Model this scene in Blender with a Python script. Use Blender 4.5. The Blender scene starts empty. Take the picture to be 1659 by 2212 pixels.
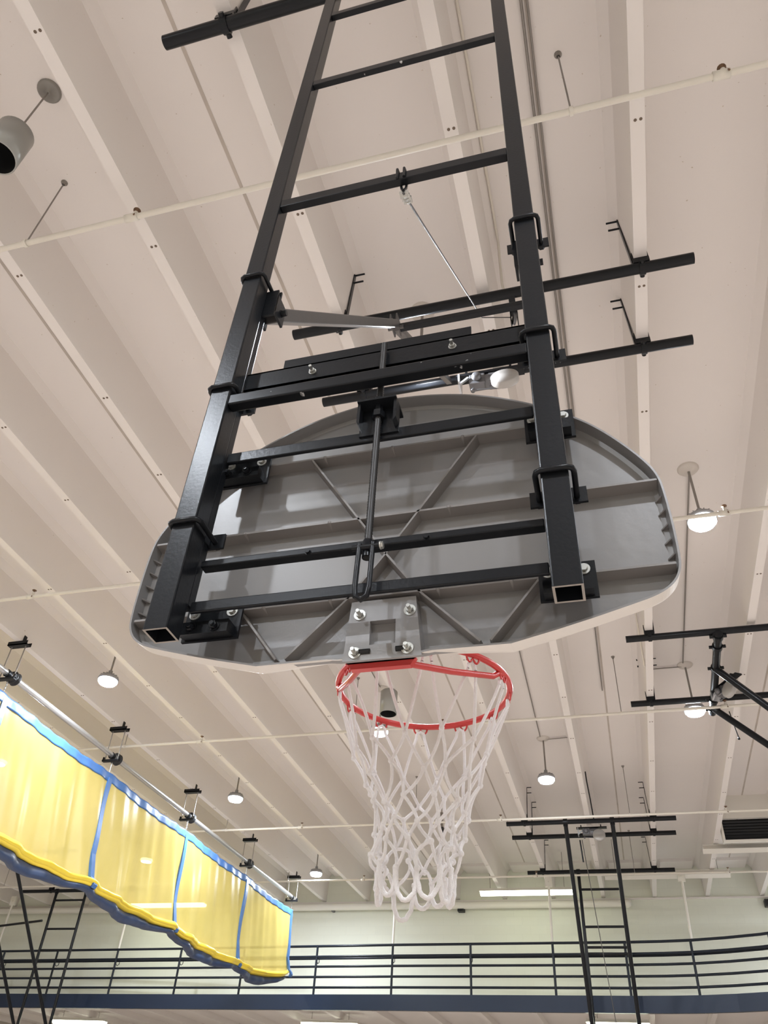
import bpy, math, random
from mathutils import Vector, Matrix

random.seed(7)
EYE = 2.02                      # height of the camera above the gym floor
# ------------------------------------------------------------------ camera, world, exposure
F_PX, PITCH, YAW, ROLL = 1688.0, 0.698348, -0.306069, 0.067809
fw = Vector((math.sin(YAW) * math.cos(PITCH), math.cos(YAW) * math.cos(PITCH), math.sin(PITCH)))
rt = Vector((math.cos(YAW), -math.sin(YAW), 0.0))
up = rt.cross(fw)
r2 = math.cos(ROLL) * rt + math.sin(ROLL) * up
u2 = -math.sin(ROLL) * rt + math.cos(ROLL) * up
cam_data = bpy.data.cameras.new('camera')
cam = bpy.data.objects.new('camera', cam_data)
bpy.context.scene.collection.objects.link(cam)
cam.matrix_world = Matrix(((r2.x, u2.x, -fw.x, 0), (r2.y, u2.y, -fw.y, 0), (r2.z, u2.z, -fw.z, EYE), (0, 0, 0, 1)))
cam_data.sensor_fit = 'HORIZONTAL'
cam_data.sensor_width = 36.0
cam_data.lens = F_PX / 1659.0 * 36.0
cam_data.clip_start = 0.05
cam_data.clip_end = 200
sc = bpy.context.scene
sc.camera = cam
sc.view_settings.view_transform = 'Standard'
sc.view_settings.look = 'None'
sc.view_settings.gamma = 1.0
sc.view_settings.use_curve_mapping = False
sc.view_settings.exposure = 0.0
sc.cycles.max_bounces = 12
sc.cycles.diffuse_bounces = 6
sc.cycles.transparent_max_bounces = 16
world = bpy.data.worlds.new('world')
sc.world = world
world.use_nodes = True
world.node_tree.nodes['Background'].inputs[0].default_value = (1.0, 0.97, 0.93, 1)
world.node_tree.nodes['Background'].inputs[1].default_value = 0.02
LAMP_STRENGTH = 1230.0
LAMP_COLOR = (0.86, 0.92, 1.0)
STRIP_STRENGTH = 9.0
STRIP_COLOR = (0.95, 1.0, 0.78)

C = sc.collection


# ------------------------------------------------------------------ materials
def mat(name, col, rough=0.5, metal=0.0, noise=0.0, nscale=8.0, bump=0.0, bscale=60.0, spec=0.5, speck=None):
    m = bpy.data.materials.new(name)
    m.use_nodes = True
    nt = m.node_tree
    b = nt.nodes['Principled BSDF']
    b.inputs['Base Color'].default_value = (*col, 1)
    b.inputs['Roughness'].default_value = rough
    b.inputs['Metallic'].default_value = metal
    b.inputs['Specular IOR Level'].default_value = spec
    if noise or bump or speck:
        tc = nt.nodes.new('ShaderNodeTexCoord')
    last = None
    if noise:
        n = nt.nodes.new('ShaderNodeTexNoise')
        n.inputs['Scale'].default_value = nscale
        n.inputs['Detail'].default_value = 4
        nt.links.new(tc.outputs['Object'], n.inputs['Vector'])
        r = nt.nodes.new('ShaderNodeMapRange')
        r.inputs['To Min'].default_value = 1 - noise
        r.inputs['To Max'].default_value = 1 + noise
        nt.links.new(n.outputs['Fac'], r.inputs['Value'])
        mx = nt.nodes.new('ShaderNodeVectorMath')
        mx.operation = 'SCALE'
        mx.inputs[0].default_value = col
        nt.links.new(r.outputs['Result'], mx.inputs['Scale'])
        last = mx.outputs['Vector']
        nt.links.new(last, b.inputs['Base Color'])
    if speck:                      # small scattered chips or pock marks
        n = nt.nodes.new('ShaderNodeTexNoise')
        n.inputs['Scale'].default_value = speck[1]
        n.inputs['Detail'].default_value = 3
        nt.links.new(tc.outputs['Object'], n.inputs['Vector'])
        r = nt.nodes.new('ShaderNodeMapRange')
        r.inputs['From Min'].default_value = speck[2]
        r.inputs['From Max'].default_value = speck[2] + 0.03
        nt.links.new(n.outputs['Fac'], r.inputs['Value'])
        mix = nt.nodes.new('ShaderNodeMix')
        mix.data_type = 'RGBA'
        nt.links.new(r.outputs['Result'], mix.inputs['Factor'])
        if last:
            nt.links.new(last, mix.inputs['A'])
        else:
            mix.inputs['A'].default_value = (*col, 1)
        mix.inputs['B'].default_value = (*speck[0], 1)
        nt.links.new(mix.outputs['Result'], b.inputs['Base Color'])
    if bump:
        n2 = nt.nodes.new('ShaderNodeTexNoise')
        n2.inputs['Scale'].default_value = bscale
        n2.inputs['Detail'].default_value = 5
        nt.links.new(tc.outputs['Object'], n2.inputs['Vector'])
        bp = nt.nodes.new('ShaderNodeBump')
        bp.inputs['Strength'].default_value = bump
        bp.inputs['Distance'].default_value = 0.01
        nt.links.new(n2.outputs['Fac'], bp.inputs['Height'])
        nt.links.new(bp.outputs['Normal'], b.inputs['Normal'])
    return m


def emit(name, col, s):
    m = bpy.data.materials.new(name)
    m.use_nodes = True
    nt = m.node_tree
    nt.nodes.remove(nt.nodes['Principled BSDF'])
    e = nt.nodes.new('ShaderNodeEmission')
    e.inputs[0].default_value = (*col, 1)
    e.inputs[1].default_value = s
    nt.links.new(e.outputs[0], nt.nodes['Material Output'].inputs[0])
    return m


def vinyl(name, col, see):
    """thin coloured curtain sheet: diffuse + translucent, partly see-through"""
    m = bpy.data.materials.new(name)
    m.use_nodes = True
    nt = m.node_tree
    nt.nodes.remove(nt.nodes['Principled BSDF'])
    d = nt.nodes.new('ShaderNodeBsdfDiffuse')
    t = nt.nodes.new('ShaderNodeBsdfTranslucent')
    tr = nt.nodes.new('ShaderNodeBsdfTransparent')
    g = nt.nodes.new('ShaderNodeBsdfGlossy')
    g.inputs['Roughness'].default_value = 0.35
    g.inputs['Color'].default_value = (1, 1, 1, 1)
    tc = nt.nodes.new('ShaderNodeTexCoord')
    n = nt.nodes.new('ShaderNodeTexNoise')
    n.inputs['Scale'].default_value = 1.3
    n.inputs['Detail'].default_value = 3
    nt.links.new(tc.outputs['Object'], n.inputs['Vector'])
    mx = nt.nodes.new('ShaderNodeMix')
    mx.data_type = 'RGBA'
    mx.inputs['A'].default_value = (*[c * 0.78 for c in col], 1)
    mx.inputs['B'].default_value = (min(1, col[0] * 1.1), min(1, col[1] * 1.1), min(1, col[2] * 1.5), 1)
    nt.links.new(n.outputs['Fac'], mx.inputs['Factor'])
    nt.links.new(mx.outputs['Result'], d.inputs[0])
    nt.links.new(mx.outputs['Result'], t.inputs[0])
    tr.inputs[0].default_value = (*[min(1, c ** 0.5) for c in col], 1)
    m1 = nt.nodes.new('ShaderNodeMixShader'); m1.inputs[0].default_value = 0.5
    m2 = nt.nodes.new('ShaderNodeMixShader'); m2.inputs[0].default_value = see
    m3 = nt.nodes.new('ShaderNodeMixShader'); m3.inputs[0].default_value = 0.05
    nt.links.new(d.outputs[0], m1.inputs[1]); nt.links.new(t.outputs[0], m1.inputs[2])
    nt.links.new(m1.outputs[0], m2.inputs[1]); nt.links.new(tr.outputs[0], m2.inputs[2])
    nt.links.new(m2.outputs[0], m3.inputs[1]); nt.links.new(g.outputs[0], m3.inputs[2])
    nt.links.new(m3.outputs[0], nt.nodes['Material Output'].inputs[0])
    return m


def blockwall(name, col):
    m = mat(name, col, 0.6)
    nt = m.node_tree
    b = nt.nodes['Principled BSDF']
    tc = nt.nodes.new('ShaderNodeTexCoord')
    mp = nt.nodes.new('ShaderNodeMapping')
    mp.inputs['Rotation'].default_value = (math.radians(90), 0, 0)
    br = nt.nodes.new('ShaderNodeTexBrick')
    br.inputs['Scale'].default_value = 1.0
    br.inputs['Brick Width'].default_value = 0.4
    br.inputs['Row Height'].default_value = 0.2
    br.inputs['Mortar Size'].default_value = 0.006
    br.inputs['Color1'].default_value = (*col, 1)
    br.inputs['Color2'].default_value = (*[c * 0.97 for c in col], 1)
    br.inputs['Mortar'].default_value = (*[c * 0.955 for c in col], 1)
    nt.links.new(tc.outputs['Object'], mp.inputs['Vector'])
    nt.links.new(mp.outputs['Vector'], br.inputs['Vector'])
    nt.links.new(br.outputs['Color'], b.inputs['Base Color'])
    return m


def woodfloor(name):
    m = mat(name, (0.55, 0.36, 0.2), 0.3)
    nt = m.node_tree
    b = nt.nodes['Principled BSDF']
    tc = nt.nodes.new('ShaderNodeTexCoord')
    br = nt.nodes.new('ShaderNodeTexBrick')
    br.inputs['Scale'].default_value = 1.0
    br.inputs['Brick Width'].default_value = 1.1
    br.inputs['Row Height'].default_value = 0.057
    br.inputs['Mortar Size'].default_value = 0.001
    br.inputs['Color1'].default_value = (0.56, 0.485, 0.43, 1)
    br.inputs['Color2'].default_value = (0.50, 0.425, 0.37, 1)
    br.inputs['Mortar'].default_value = (0.3, 0.2, 0.12, 1)
    nt.links.new(tc.outputs['Object'], br.inputs['Vector'])
    nt.links.new(br.outputs['Color'], b.inputs['Base Color'])
    return m


M = {
    'steel': mat('black_painted_steel', (0.009, 0.010, 0.012), 0.28, 0, 0.12, 10, 0.04, 90, 0.22),
    'steel_dull': mat('dull_black_steel', (0.014, 0.015, 0.017), 0.55),
    'brace': mat('worn_grey_steel', (0.085, 0.08, 0.078), 0.33, 0.4, 0.15, 12),
    'thread': mat('threaded_dark_steel', (0.035, 0.033, 0.032), 0.42, 0.5),
    'bolt': mat('zinc_bolt', (0.50, 0.50, 0.47), 0.35, 0.75),
    'cut': mat('bare_cut_steel', (0.30, 0.27, 0.24), 0.5, 0.5),
    'chip': mat('paint_chips_black_steel', (0.009, 0.010, 0.012), 0.28, 0, 0.0, 1, 0, 1, 0.22, ((0.5, 0.5, 0.5), 26.0, 0.70)),
    'board': mat('grey_board_back', (0.23, 0.222, 0.218), 0.33, 0.08, 0.08, 3.0, 0.03, 40),
    'board_rib': mat('grey_board_rib', (0.21, 0.195, 0.185), 0.38, 0, 0.10, 9.0, 0.05, 60),
    'board_white': mat('white_board_face', (0.72, 0.68, 0.63), 0.4, 0, 0.04, 6),
    'red': mat('red_hoop_paint', (0.50, 0.035, 0.032), 0.28, 0, 0.08, 14),
    'rope': mat('white_nylon_rope', (0.82, 0.79, 0.78), 0.75, 0, 0.06, 120, 0.5, 500),
    'ceil': mat('painted_concrete', (0.78, 0.742, 0.712), 0.75, 0, 0.035, 0.7, 0.05, 30, 0.3, ((0.55, 0.48, 0.40), 30.0, 0.735)),
    'groove': mat('dark_joint', (0.50, 0.45, 0.40), 0.9, 0, 0.3, 3),
    'insert': mat('rusty_insert', (0.16, 0.12, 0.09), 0.8),
    'wall': blockwall('cream_block_wall', (0.74, 0.76, 0.66)),
    'wallside': mat('cream_wall', (0.66, 0.62, 0.55), 0.7),
    'floor': woodfloor('maple_floor'),
    'pipe': mat('cream_pipe', (0.70, 0.66, 0.58), 0.45, 0, 0.05, 3),
    'pipe_white': mat('white_rod_paint', (0.75, 0.73, 0.66), 0.5),
    'galv': mat('galvanised_tube', (0.62, 0.62, 0.62), 0.28, 0.85),
    'rod': mat('grey_rod', (0.28, 0.26, 0.24), 0.45, 0.5),
    'brass': mat('brown_brass', (0.16, 0.09, 0.05), 0.5, 0.5),
    'can': mat('brushed_grey_can', (0.34, 0.34, 0.32), 0.38, 0.5, 0.06, 4),
    'canin': mat('black_inside', (0.006, 0.006, 0.007), 0.7),
    'canopy': mat('cream_canopy', (0.62, 0.58, 0.53), 0.5),
    'canopy_grey': mat('grey_canopy', (0.26, 0.25, 0.23), 0.45, 0.3),
    'housing': mat('lamp_housing', (0.35, 0.35, 0.36), 0.4, 0.5),
    'lens': emit('led_lens', LAMP_COLOR, LAMP_STRENGTH),
    'lens_side': emit('led_lens_side', LAMP_COLOR, 4.0),
    'strip': emit('fluorescent_tube', STRIP_COLOR, STRIP_STRENGTH),
    'white': mat('white_enamel', (0.74, 0.72, 0.66), 0.4),
    'yellow': vinyl('yellow_vinyl', (0.82, 0.67, 0.17), 0.25),
    'yellow_fold': mat('folded_yellow_vinyl', (0.88, 0.66, 0.06), 0.4),
    'blue': mat('blue_vinyl', (0.055, 0.15, 0.38), 0.42, 0, 0.25, 6, 0.25, 9),
    'navyskirt': mat('navy_vinyl', (0.030, 0.052, 0.115), 0.42, 0, 0.2, 3),
    'navy_rail': mat('dark_navy_rail_paint', (0.006, 0.010, 0.018), 0.35, 0, 0, 8, 0, 60, 0.3),
    'navy': mat('navy_paint', (0.012, 0.022, 0.046), 0.35, 0, 0.06, 2, 0, 60, 0.3),
    'grey': mat('cast_grey', (0.16, 0.16, 0.17), 0.4, 0.4),
    'greylight': mat('light_grey_cover', (0.42, 0.40, 0.38), 0.45, 0.1),
    'silver': mat('silver_bracket', (0.55, 0.57, 0.6), 0.3, 0.7),
    'cable': mat('steel_cable', (0.10, 0.095, 0.09), 0.65, 0.0),
}


# ------------------------------------------------------------------ mesh builder (coordinates relative to the eye, Z up)
class MB:
    def __init__(s):
        s.v, s.f, s.sm, s.mi = [], [], [], []

    def add(s, vs, fs, smooth=False, mi=0):
        o = len(s.v)
        s.v += [Vector(p) for p in vs]
        for f in fs:
            s.f.append([o + i for i in f]); s.sm.append(smooth); s.mi.append(mi)
        return s

    def box(s, a, b, mi=0):
        x0, y0, z0 = a; x1, y1, z1 = b
        return s.add([(x0, y0, z0), (x1, y0, z0), (x1, y1, z0), (x0, y1, z0), (x0, y0, z1), (x1, y0, z1), (x1, y1, z1), (x0, y1, z1)],
                     [(3, 2, 1, 0), (4, 5, 6, 7), (0, 1, 5, 4), (1, 2, 6, 5), (2, 3, 7, 6), (3, 0, 4, 7)], False, mi)

    def bar(s, p, q, w, h, upv=(0, 0, 1), mi=0):
        p, q = Vector(p), Vector(q)
        d = (q - p).normalized()
        u = Vector(upv); u = (u - d * u.dot(d)).normalized()
        r = d.cross(u)
        vs = []
        for c in (p, q):
            for a, b in ((-1, -1), (1, -1), (1, 1), (-1, 1)):
                vs.append(c + r * (a * w / 2) + u * (b * h / 2))
        return s.add(vs, [(3, 2, 1, 0), (4, 5, 6, 7), (0, 1, 5, 4), (1, 2, 6, 5), (2, 3, 7, 6), (3, 0, 4, 7)], False, mi)

    def tube(s, pts, r, n=12, closed=False, caps=True, mi=0, radii=None):
        P = [Vector(p) for p in pts]
        L = len(P)
        rings = []
        prev = None
        for i in range(L):
            if closed:
                t = (P[(i + 1) % L] - P[i - 1])
            else:
                t = P[min(i + 1, L - 1)] - P[max(i - 1, 0)]
            t.normalize()
            if prev is None:
                a = Vector((0, 0, 1)) if abs(t.z) < 0.9 else Vector((1, 0, 0))
                u = (a - t * a.dot(t)).normalized()
            else:
                u = (prev - t * prev.dot(t)).normalized()
            prev = u
            w = t.cross(u)
            rr = radii[i] if radii else r
            rings.append([P[i] + u * (rr * math.cos(2 * math.pi * k / n)) + w * (rr * math.sin(2 * math.pi * k / n)) for k in range(n)])
        vs = [p for g in rings for p in g]
        fs = []
        for i in range(L if closed else L - 1):
            j = (i + 1) % L
            for k in range(n):
                k2 = (k + 1) % n
                fs.append((i * n + k, i * n + k2, j * n + k2, j * n + k))
        s.add(vs, fs, True, mi)
        if caps and not closed:
            s.add(rings[0], [tuple(range(n - 1, -1, -1))], False, mi)
            s.add(rings[-1], [tuple(range(n))], False, mi)
        return s

    def lathe(s, prof, c, axis=(0, 0, 1), n=24, smooth=True, mi=0):
        """prof: list of (radius, height along axis)"""
        ax = Vector(axis).normalized()
        a = Vector((1, 0, 0)) if abs(ax.x) < 0.9 else Vector((0, 1, 0))
        u = (a - ax * a.dot(ax)).normalized(); w = ax.cross(u)
        c = Vector(c)
        vs = []
        for r, h in prof:
            for k in range(n):
                t = 2 * math.pi * k / n
                vs.append(c + ax * h + u * (r * math.cos(t)) + w * (r * math.sin(t)))
        fs = []
        for i in range(len(prof) - 1):
            for k in range(n):
                k2 = (k + 1) % n
                fs.append((i * n + k, i * n + k2, (i + 1) * n + k2, (i + 1) * n + k))
        return s.add(vs, fs, smooth, mi)

    def prism(s, out, y0, y1, mi=0):
        """outline in (x, z), extruded along Y"""
        n = len(out)
        vs = [(x, y0, z) for x, z in out] + [(x, y1, z) for x, z in out]
        fs = [tuple(range(n)), tuple(range(2 * n - 1, n - 1, -1))]
        fs += [(i, i + n, (i + 1) % n + n, (i + 1) % n) for i in range(n)]
        return s.add(vs, fs, False, mi)

    def hexbolt(s, c, axis, r=0.011, h=0.009, washer=0.017, stud=0.0, mi=0):
        s.lathe([(0, 0), (washer, 0), (washer, 0.003), (r, 0.003)], c, axis, 20, False, mi)
        s.lathe([(r, 0.003), (r, h), (0, h)], c, axis, 6, False, mi)
        if stud:
            s.lathe([(r * 0.55, h), (r * 0.55, h + stud), (0, h + stud)], c, axis, 10, False, mi)
        return s

    def build(s, name, m, parent=None, origin=None, bevel=0.0):
        if parent is not None:
            org = parent_origin[parent.name]
        elif origin is not None:
            org = Vector(origin)
        else:
            xs = [p.x for p in s.v]; ys = [p.y for p in s.v]; zs = [p.z for p in s.v]
            org = Vector(((min(xs) + max(xs)) / 2, (min(ys) + max(ys)) / 2, min(zs)))
        me = bpy.data.meshes.new(name)
        me.from_pydata([p - org for p in s.v], [], s.f)
        for mm in (m if isinstance(m, (list, tuple)) else [m]):
            me.materials.append(M[mm])
        me.polygons.foreach_set('use_smooth', s.sm)
        me.polygons.foreach_set('material_index', s.mi)
        me.update()
        o = bpy.data.objects.new(name, me)
        C.objects.link(o)
        parent_origin[o.name] = org
        if parent is not None:
            o.parent = parent
        else:
            o.location = org + Vector((0, 0, EYE))
        if bevel:
            b = o.modifiers.new('bevel', 'BEVEL')
            b.width = bevel; b.segments = 2; b.limit_method = 'ANGLE'
        return o


parent_origin = {}


def thing(name, label, cat, org, group=None):
    o = bpy.data.objects.new(name, None)
    C.objects.link(o)
    o.empty_display_size = 0.05
    o.location = Vector(org) + Vector((0, 0, EYE))
    parent_origin[o.name] = Vector(org)
    o['label'] = label; o['category'] = cat
    if group:
        o['group'] = group
    return o


def tag(o, label, cat, group=None):
    o['label'] = label; o['category'] = cat
    if group:
        o['group'] = group
    return o


def struct(o):
    o['kind'] = 'structure'
    return o


def copy_thing(src, d, label, group=None):
    """copy of a thing, its parts and sub-parts, moved by d"""
    c = src.copy(); C.objects.link(c)
    c.location = src.location + Vector(d)
    parent_origin[c.name] = parent_origin[src.name] + Vector(d)
    c['label'] = label
    if group:
        c['group'] = group
    for ch in list(src.children):
        k = ch.copy(); C.objects.link(k); k.parent = c
        for g in list(ch.children):
            q = g.copy(); C.objects.link(q); q.parent = k
    return c


def lerp(a, b, t):
    return a + (b - a) * t


# ================================================================== SETTING
FLOOR = -EYE
RIB_Z, SLAB_Z = 5.44, 6.15
PITCH_X = 1.219
XL, XR, YF, YB = -19.0, 12.0, -9.0, 21.65

struct(MB().box((XL - .3, YF - .3, FLOOR - .2), (XR + .3, 27.0, FLOOR)).build('floor', 'floor'))
mb = MB().box((XL - .3, YF - .3, SLAB_Z), (XR + .3, YB + .3, SLAB_Z + .15))
rib_x = [0.764 + PITCH_X * k for k in range(-16, 10)]
for k, x in enumerate(rib_x):
    if not XL < x < XR:
        continue
    prof = [(x - .155, SLAB_Z), (x - .085, SLAB_Z - .09), (x - .048, RIB_Z), (x + .048, RIB_Z), (x + .085, SLAB_Z - .09), (x + .155, SLAB_Z)]
    mb.prism(prof, YF, YB)
    rnd = random.Random(k)
    for y in [1.25 + 1.35 * j + rnd.uniform(-.25, .25) for j in range(0, 14)]:      # pairs of cast-in anchor holes
        for dx in (-.014, .022):
            mb.lathe([(0.0, 0), (.011, 0), (.011, .004)], (x + dx, y, RIB_Z - .002), (0, 0, 1), 10, False, 2)
for x in rib_x[:-1]:                                                 # thickened slab end over the far wall
    if x > XL and x + PITCH_X < XR:
        a, b = x + .19, x + PITCH_X - .19
        mb.add([(a, 21.05, SLAB_Z), (a + .04, 21.05, SLAB_Z - .07), (b - .04, 21.05, SLAB_Z - .07), (b, 21.05, SLAB_Z), (a, YB, SLAB_Z), (a + .04, YB, SLAB_Z - .07), (b - .04, YB, SLAB_Z - .07), (b, YB, SLAB_Z)],
               [(0, 1, 2, 3), (1, 5, 6, 2), (0, 4, 5, 1), (2, 6, 7, 3)])
for k in range(-8, 6):                                               # open joints between the twin-stem slabs
    x = 0.154 + 2.438 * k
    if XL < x < XR:
        mb.box((x - .014, YF, SLAB_Z - .004), (x + .014, YB, SLAB_Z + .01), 1)
struct(mb.build('ceiling', ['ceil', 'groove', 'insert']))
# wall above the balcony, with a ledge line under the rib ends
mb = MB().box((XL, YB, 3.035), (XR, YB + .25, SLAB_Z))
struct(mb.build('wall_back', 'wall'))
mb = MB().box((XL, YB - .05, 5.385), (XR, YB, 5.42))
struct(mb.build('trim_1', 'ceil'))
struct(MB().box((XL - .25, YF, FLOOR), (XL, 27, SLAB_Z)).build('wall_left', 'wallside'))
struct(MB().box((XR, YF, FLOOR), (XR + .25, 27, SLAB_Z)).build('wall_right', 'wallside'))
struct(MB().box((XL, YF - .25, FLOOR), (XR, YF, SLAB_Z)).build('wall_front', 'wallside'))
struct(MB().box((XL, 26.5, FLOOR), (XR, 26.75, 3.0)).build('wall_under_balcony', 'wallside'))

# ------------------------------------------------------------------ balcony (running track) with navy edge beam
EDGE = [(-18.9, 20.72), (-16.4, 20.62), (-10.7, 20.28), (-5.3, 19.90), (-2.5, 19.77), (0.0, 19.66), (0.7, 19.59), (1.3, 19.48), (1.95, 19.27), (2.6, 18.98), (3.4, 18.45), (4.2, 17.75), (5.0, 16.8)]


def edge_y(x):
    for (x0, y0), (x1, y1) in zip(EDGE, EDGE[1:]):
        if x0 <= x <= x1:
            return lerp(y0, y1, (x - x0) / (x1 - x0))
    return EDGE[-1][1]


BZ1, BZ0 = 3.043, 2.735
bal = thing('balcony', 'running-track balcony with navy steel edge beam across the far wall', 'balcony', (-5, 19.9, BZ0))
mb = MB()
for (x0, y0), (x1, y1) in zip(EDGE, EDGE[1:]):
    d = Vector((x1 - x0, y1 - y0, 0)).normalized(); nrm = Vector((-d.y, d.x, 0))
    vs = []
    for (x, y) in ((x0, y0), (x1, y1)):
        for off in (0, .10):
            for z in (BZ0, BZ1):
                vs.append(Vector((x, y, z)) + nrm * off)
    mb.add(vs, [(0, 4, 5, 1), (2, 3, 7, 6), (1, 5, 7, 3), (0, 2, 6, 4), (0, 1, 3, 2), (4, 6, 7, 5)])
mb.build('edge_beam', 'navy', bal)
n = len(EDGE)
for nm, z0, z1, m in (('deck', BZ1 - .16, BZ1 - .02, 'ceil'),):
    mb = MB()
    poly = [(x, y + .09) for x, y in EDGE] + [(XR - .05, 16.8), (XR - .05, 26.4), (XL + .1, 26.4)]
    k = len(poly)
    mb.add([(x, y, z0) for x, y in poly] + [(x, y, z1) for x, y in poly],
           [tuple(range(k - 1, -1, -1)), tuple(range(k, 2 * k))] + [(i, (i + 1) % k, (i + 1) % k + k, i + k) for i in range(k)])
    for x in [XL + 1.0 + 1.219 * i for i in range(20)]:
        mb.box((x - .05, edge_y(x) + .2, z0 - .14), (x + .05, 26.4, z0 + .01))
    mb.build(nm, m, bal)

rail = thing('balcony_railing', 'navy pipe railing with five horizontal rails on the balcony edge', 'railing', (-5, 19.9, BZ1))
RZ = [4.055, 3.83, 3.62, 3.405, 3.19]
for i, z in enumerate(RZ):
    pts = [(x, y + .05, z) for x, y in EDGE]
    o = MB().tube(pts, .026 if i else .028, 10).build('rail', 'navy_rail', rail)
    if i == 1:                                                       # grab rail on brackets beside the second rail
        MB().tube([(x, y + .17, z - .02) for x, y in EDGE], .024, 10).build('grab_rail', 'navy_rail', rail)
POSTS = [-16.6, -14.85, -12.95, -11.05, -9.25, -7.28, -5.36, -3.50, -1.64, -.085, 1.27, 2.75, 3.9]
for x in POSTS:
    y = edge_y(x) + .05
    p = MB().tube([(x, y, BZ1 + .001), (x, y, 4.055)], .027, 10).build('post', 'navy_rail', rail)
    MB().tube([(x, y, 3.74), (x + .01, y + .09, 3.70), (x + .01, y + .17, 3.74), (x + .01, y + .17, 3.81)], .009, 6).build('rail_bracket', 'navy_rail', p)
HANG = [(-16.9, 'white hanger rod rising from the railing at the far left end'), (-12.95, 'white hanger rod rising behind the yellow curtain, left of its blue skirt'),
        (-5.36, 'white hanger rod rising from the railing under the basketball net'), (-1.64, 'white hanger rod rising from the railing beside the lit strip light'),
        (1.3, 'white hanger rod with a bolted top plate, right of the far ladder frame')]
for x, lab in HANG:
    y = edge_y(x) + .05
    t = thing('balcony_hanger', lab, 'hanger rod', (x, y, 4.08), 'hanger rods of the balcony')
    MB().tube([(x, y, 4.08), (x + .02, y, RIB_Z - .14)], .028, 10).build('rod', 'pipe_white', t)
    pl = MB().box((x - .06, y - .03, RIB_Z - .22), (x + .10, y + .03, RIB_Z + .02)).build('top_plate', 'pipe_white', t)
    MB().hexbolt((x + .02, y - .03, RIB_Z - .10), (0, -1, 0), .016, .02, .025).build('bolt', 'pipe_white', pl)

# round duct along the top of the far wall
t = MB()
t.tube([(XL + .1, YB - .16, 5.27), (.05, YB - .16, 5.27)], .085, 16)
t.lathe([(.085, 0), (.10, .01), (.10, .06), (.07, .13), (0, .14)], (.05, YB - .16, 5.27), (1, 0, 0), 16)
tag(t.build('air_duct', 'pipe_white'), 'long cream duct running along the top of the far wall', 'duct')

# ================================================================== MAIN BACKSTOP FRAME
Y0, Y1 = 1.337, 1.4005                  # front and back plane of the two uprights
ML, MR = (-.985, -.9215), (-.057, .0065)
fr = thing('backstop_frame', 'tall black steel ladder frame that carries the near backboard', 'backstop frame', (-.47, 1.37, .918))
W = .0055
for (a, b) in (ML, MR):
    mb = MB()
    zb, zt = .918, 5.32
    mb.add([(a, Y0, zb), (b, Y0, zb), (b, Y1, zb), (a, Y1, zb), (a, Y0, zt), (b, Y0, zt), (b, Y1, zt), (a, Y1, zt),
            (a + W, Y0 + W, zb), (b - W, Y0 + W, zb), (b - W, Y1 - W, zb), (a + W, Y1 - W, zb)],
           [(0, 1, 5, 4), (1, 2, 6, 5), (2, 3, 7, 6), (3, 0, 4, 7), (4, 5, 6, 7)])
    mb.add([(a, Y0, zb), (b, Y0, zb), (b, Y1, zb), (a, Y1, zb), (a + W, Y0 + W, zb), (b - W, Y0 + W, zb), (b - W, Y1 - W, zb), (a + W, Y1 - W, zb)],
           [(0, 4, 5, 1), (1, 5, 6, 2), (2, 6, 7, 3), (3, 7, 4, 0)], False, 1)
    c, d, zi = a + W, b - W, zb + 1.0
    mb.add([(c, Y0 + W, zb), (d, Y0 + W, zb), (d, Y1 - W, zb), (c, Y1 - W, zb), (c, Y0 + W, zi), (d, Y0 + W, zi), (d, Y1 - W, zi), (c, Y1 - W, zi)],
           [(1, 0, 4, 5), (2, 1, 5, 6), (3, 2, 6, 7), (0, 3, 7, 4), (7, 6, 5, 4)])
    mb.build('mast', ['steel', 'cut'], fr, bevel=.004)
    # narrow sliding tube behind the upright, carrying the board
    MB().box((a + .003, Y1 + .001, 1.02), (b - .003, Y1 + .032, 2.22)).build('sliding_tube', 'steel', fr, bevel=.003)
xl, xr = ML[1], MR[0]
for z, h, dep in ((4.86, .048, .03), (3.936, .050, .026), (2.812, .050, .030)):
    MB().box((xl, Y0 + .002, z - h / 2), (xr, Y0 + .002 + dep, z + h / 2)).build('rung', 'chip', fr, bevel=.003)
MB().box((xl, Y0 + .002, 1.672), (xr, Y0 + .037, 1.713)).build('cross_tube', 'chip', fr, bevel=.004)
# upper channel of the sliding board frame
mb = MB()
mb.box((xl, Y1 + .004, 1.80), (xr, Y1 + .010, 1.878))
mb.box((xl, Y1 + .004, 1.80), (xr, Y1 + .050, 1.806))
mb.box((xl, Y1 + .004, 1.872), (xr, Y1 + .040, 1.878))
mb.box((-.805, Y1 + .011, 1.85), (-.215, Y1 + .017, 1.925))
ch = mb.build('upper_channel', 'steel', fr)
for x in (-.70, -.27):
    MB().hexbolt((x, Y1 + .004, 1.835), (0, -1, 0), .009, .010, .012, .016).build('bolt', 'bolt', ch)
for nm, z0, z1, dep in (('cross_bar', 1.494, 1.531, .012), ('cross_bar', 1.133, 1.153, .030), ('cross_bar', .999, 1.029, .012)):
    MB().box((xl + .004, Y1 + .002, z0), (xr - .004, Y1 + .002 + dep, z1)).build(nm, 'steel', fr, bevel=.003)
for x, z in ((-.63, 1.140), (-.335, 1.140)):
    MB().hexbolt((x, Y1 + .004, z), (0, -1, 0), .007, .008, .009).build('bolt', 'steel', fr)
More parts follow.
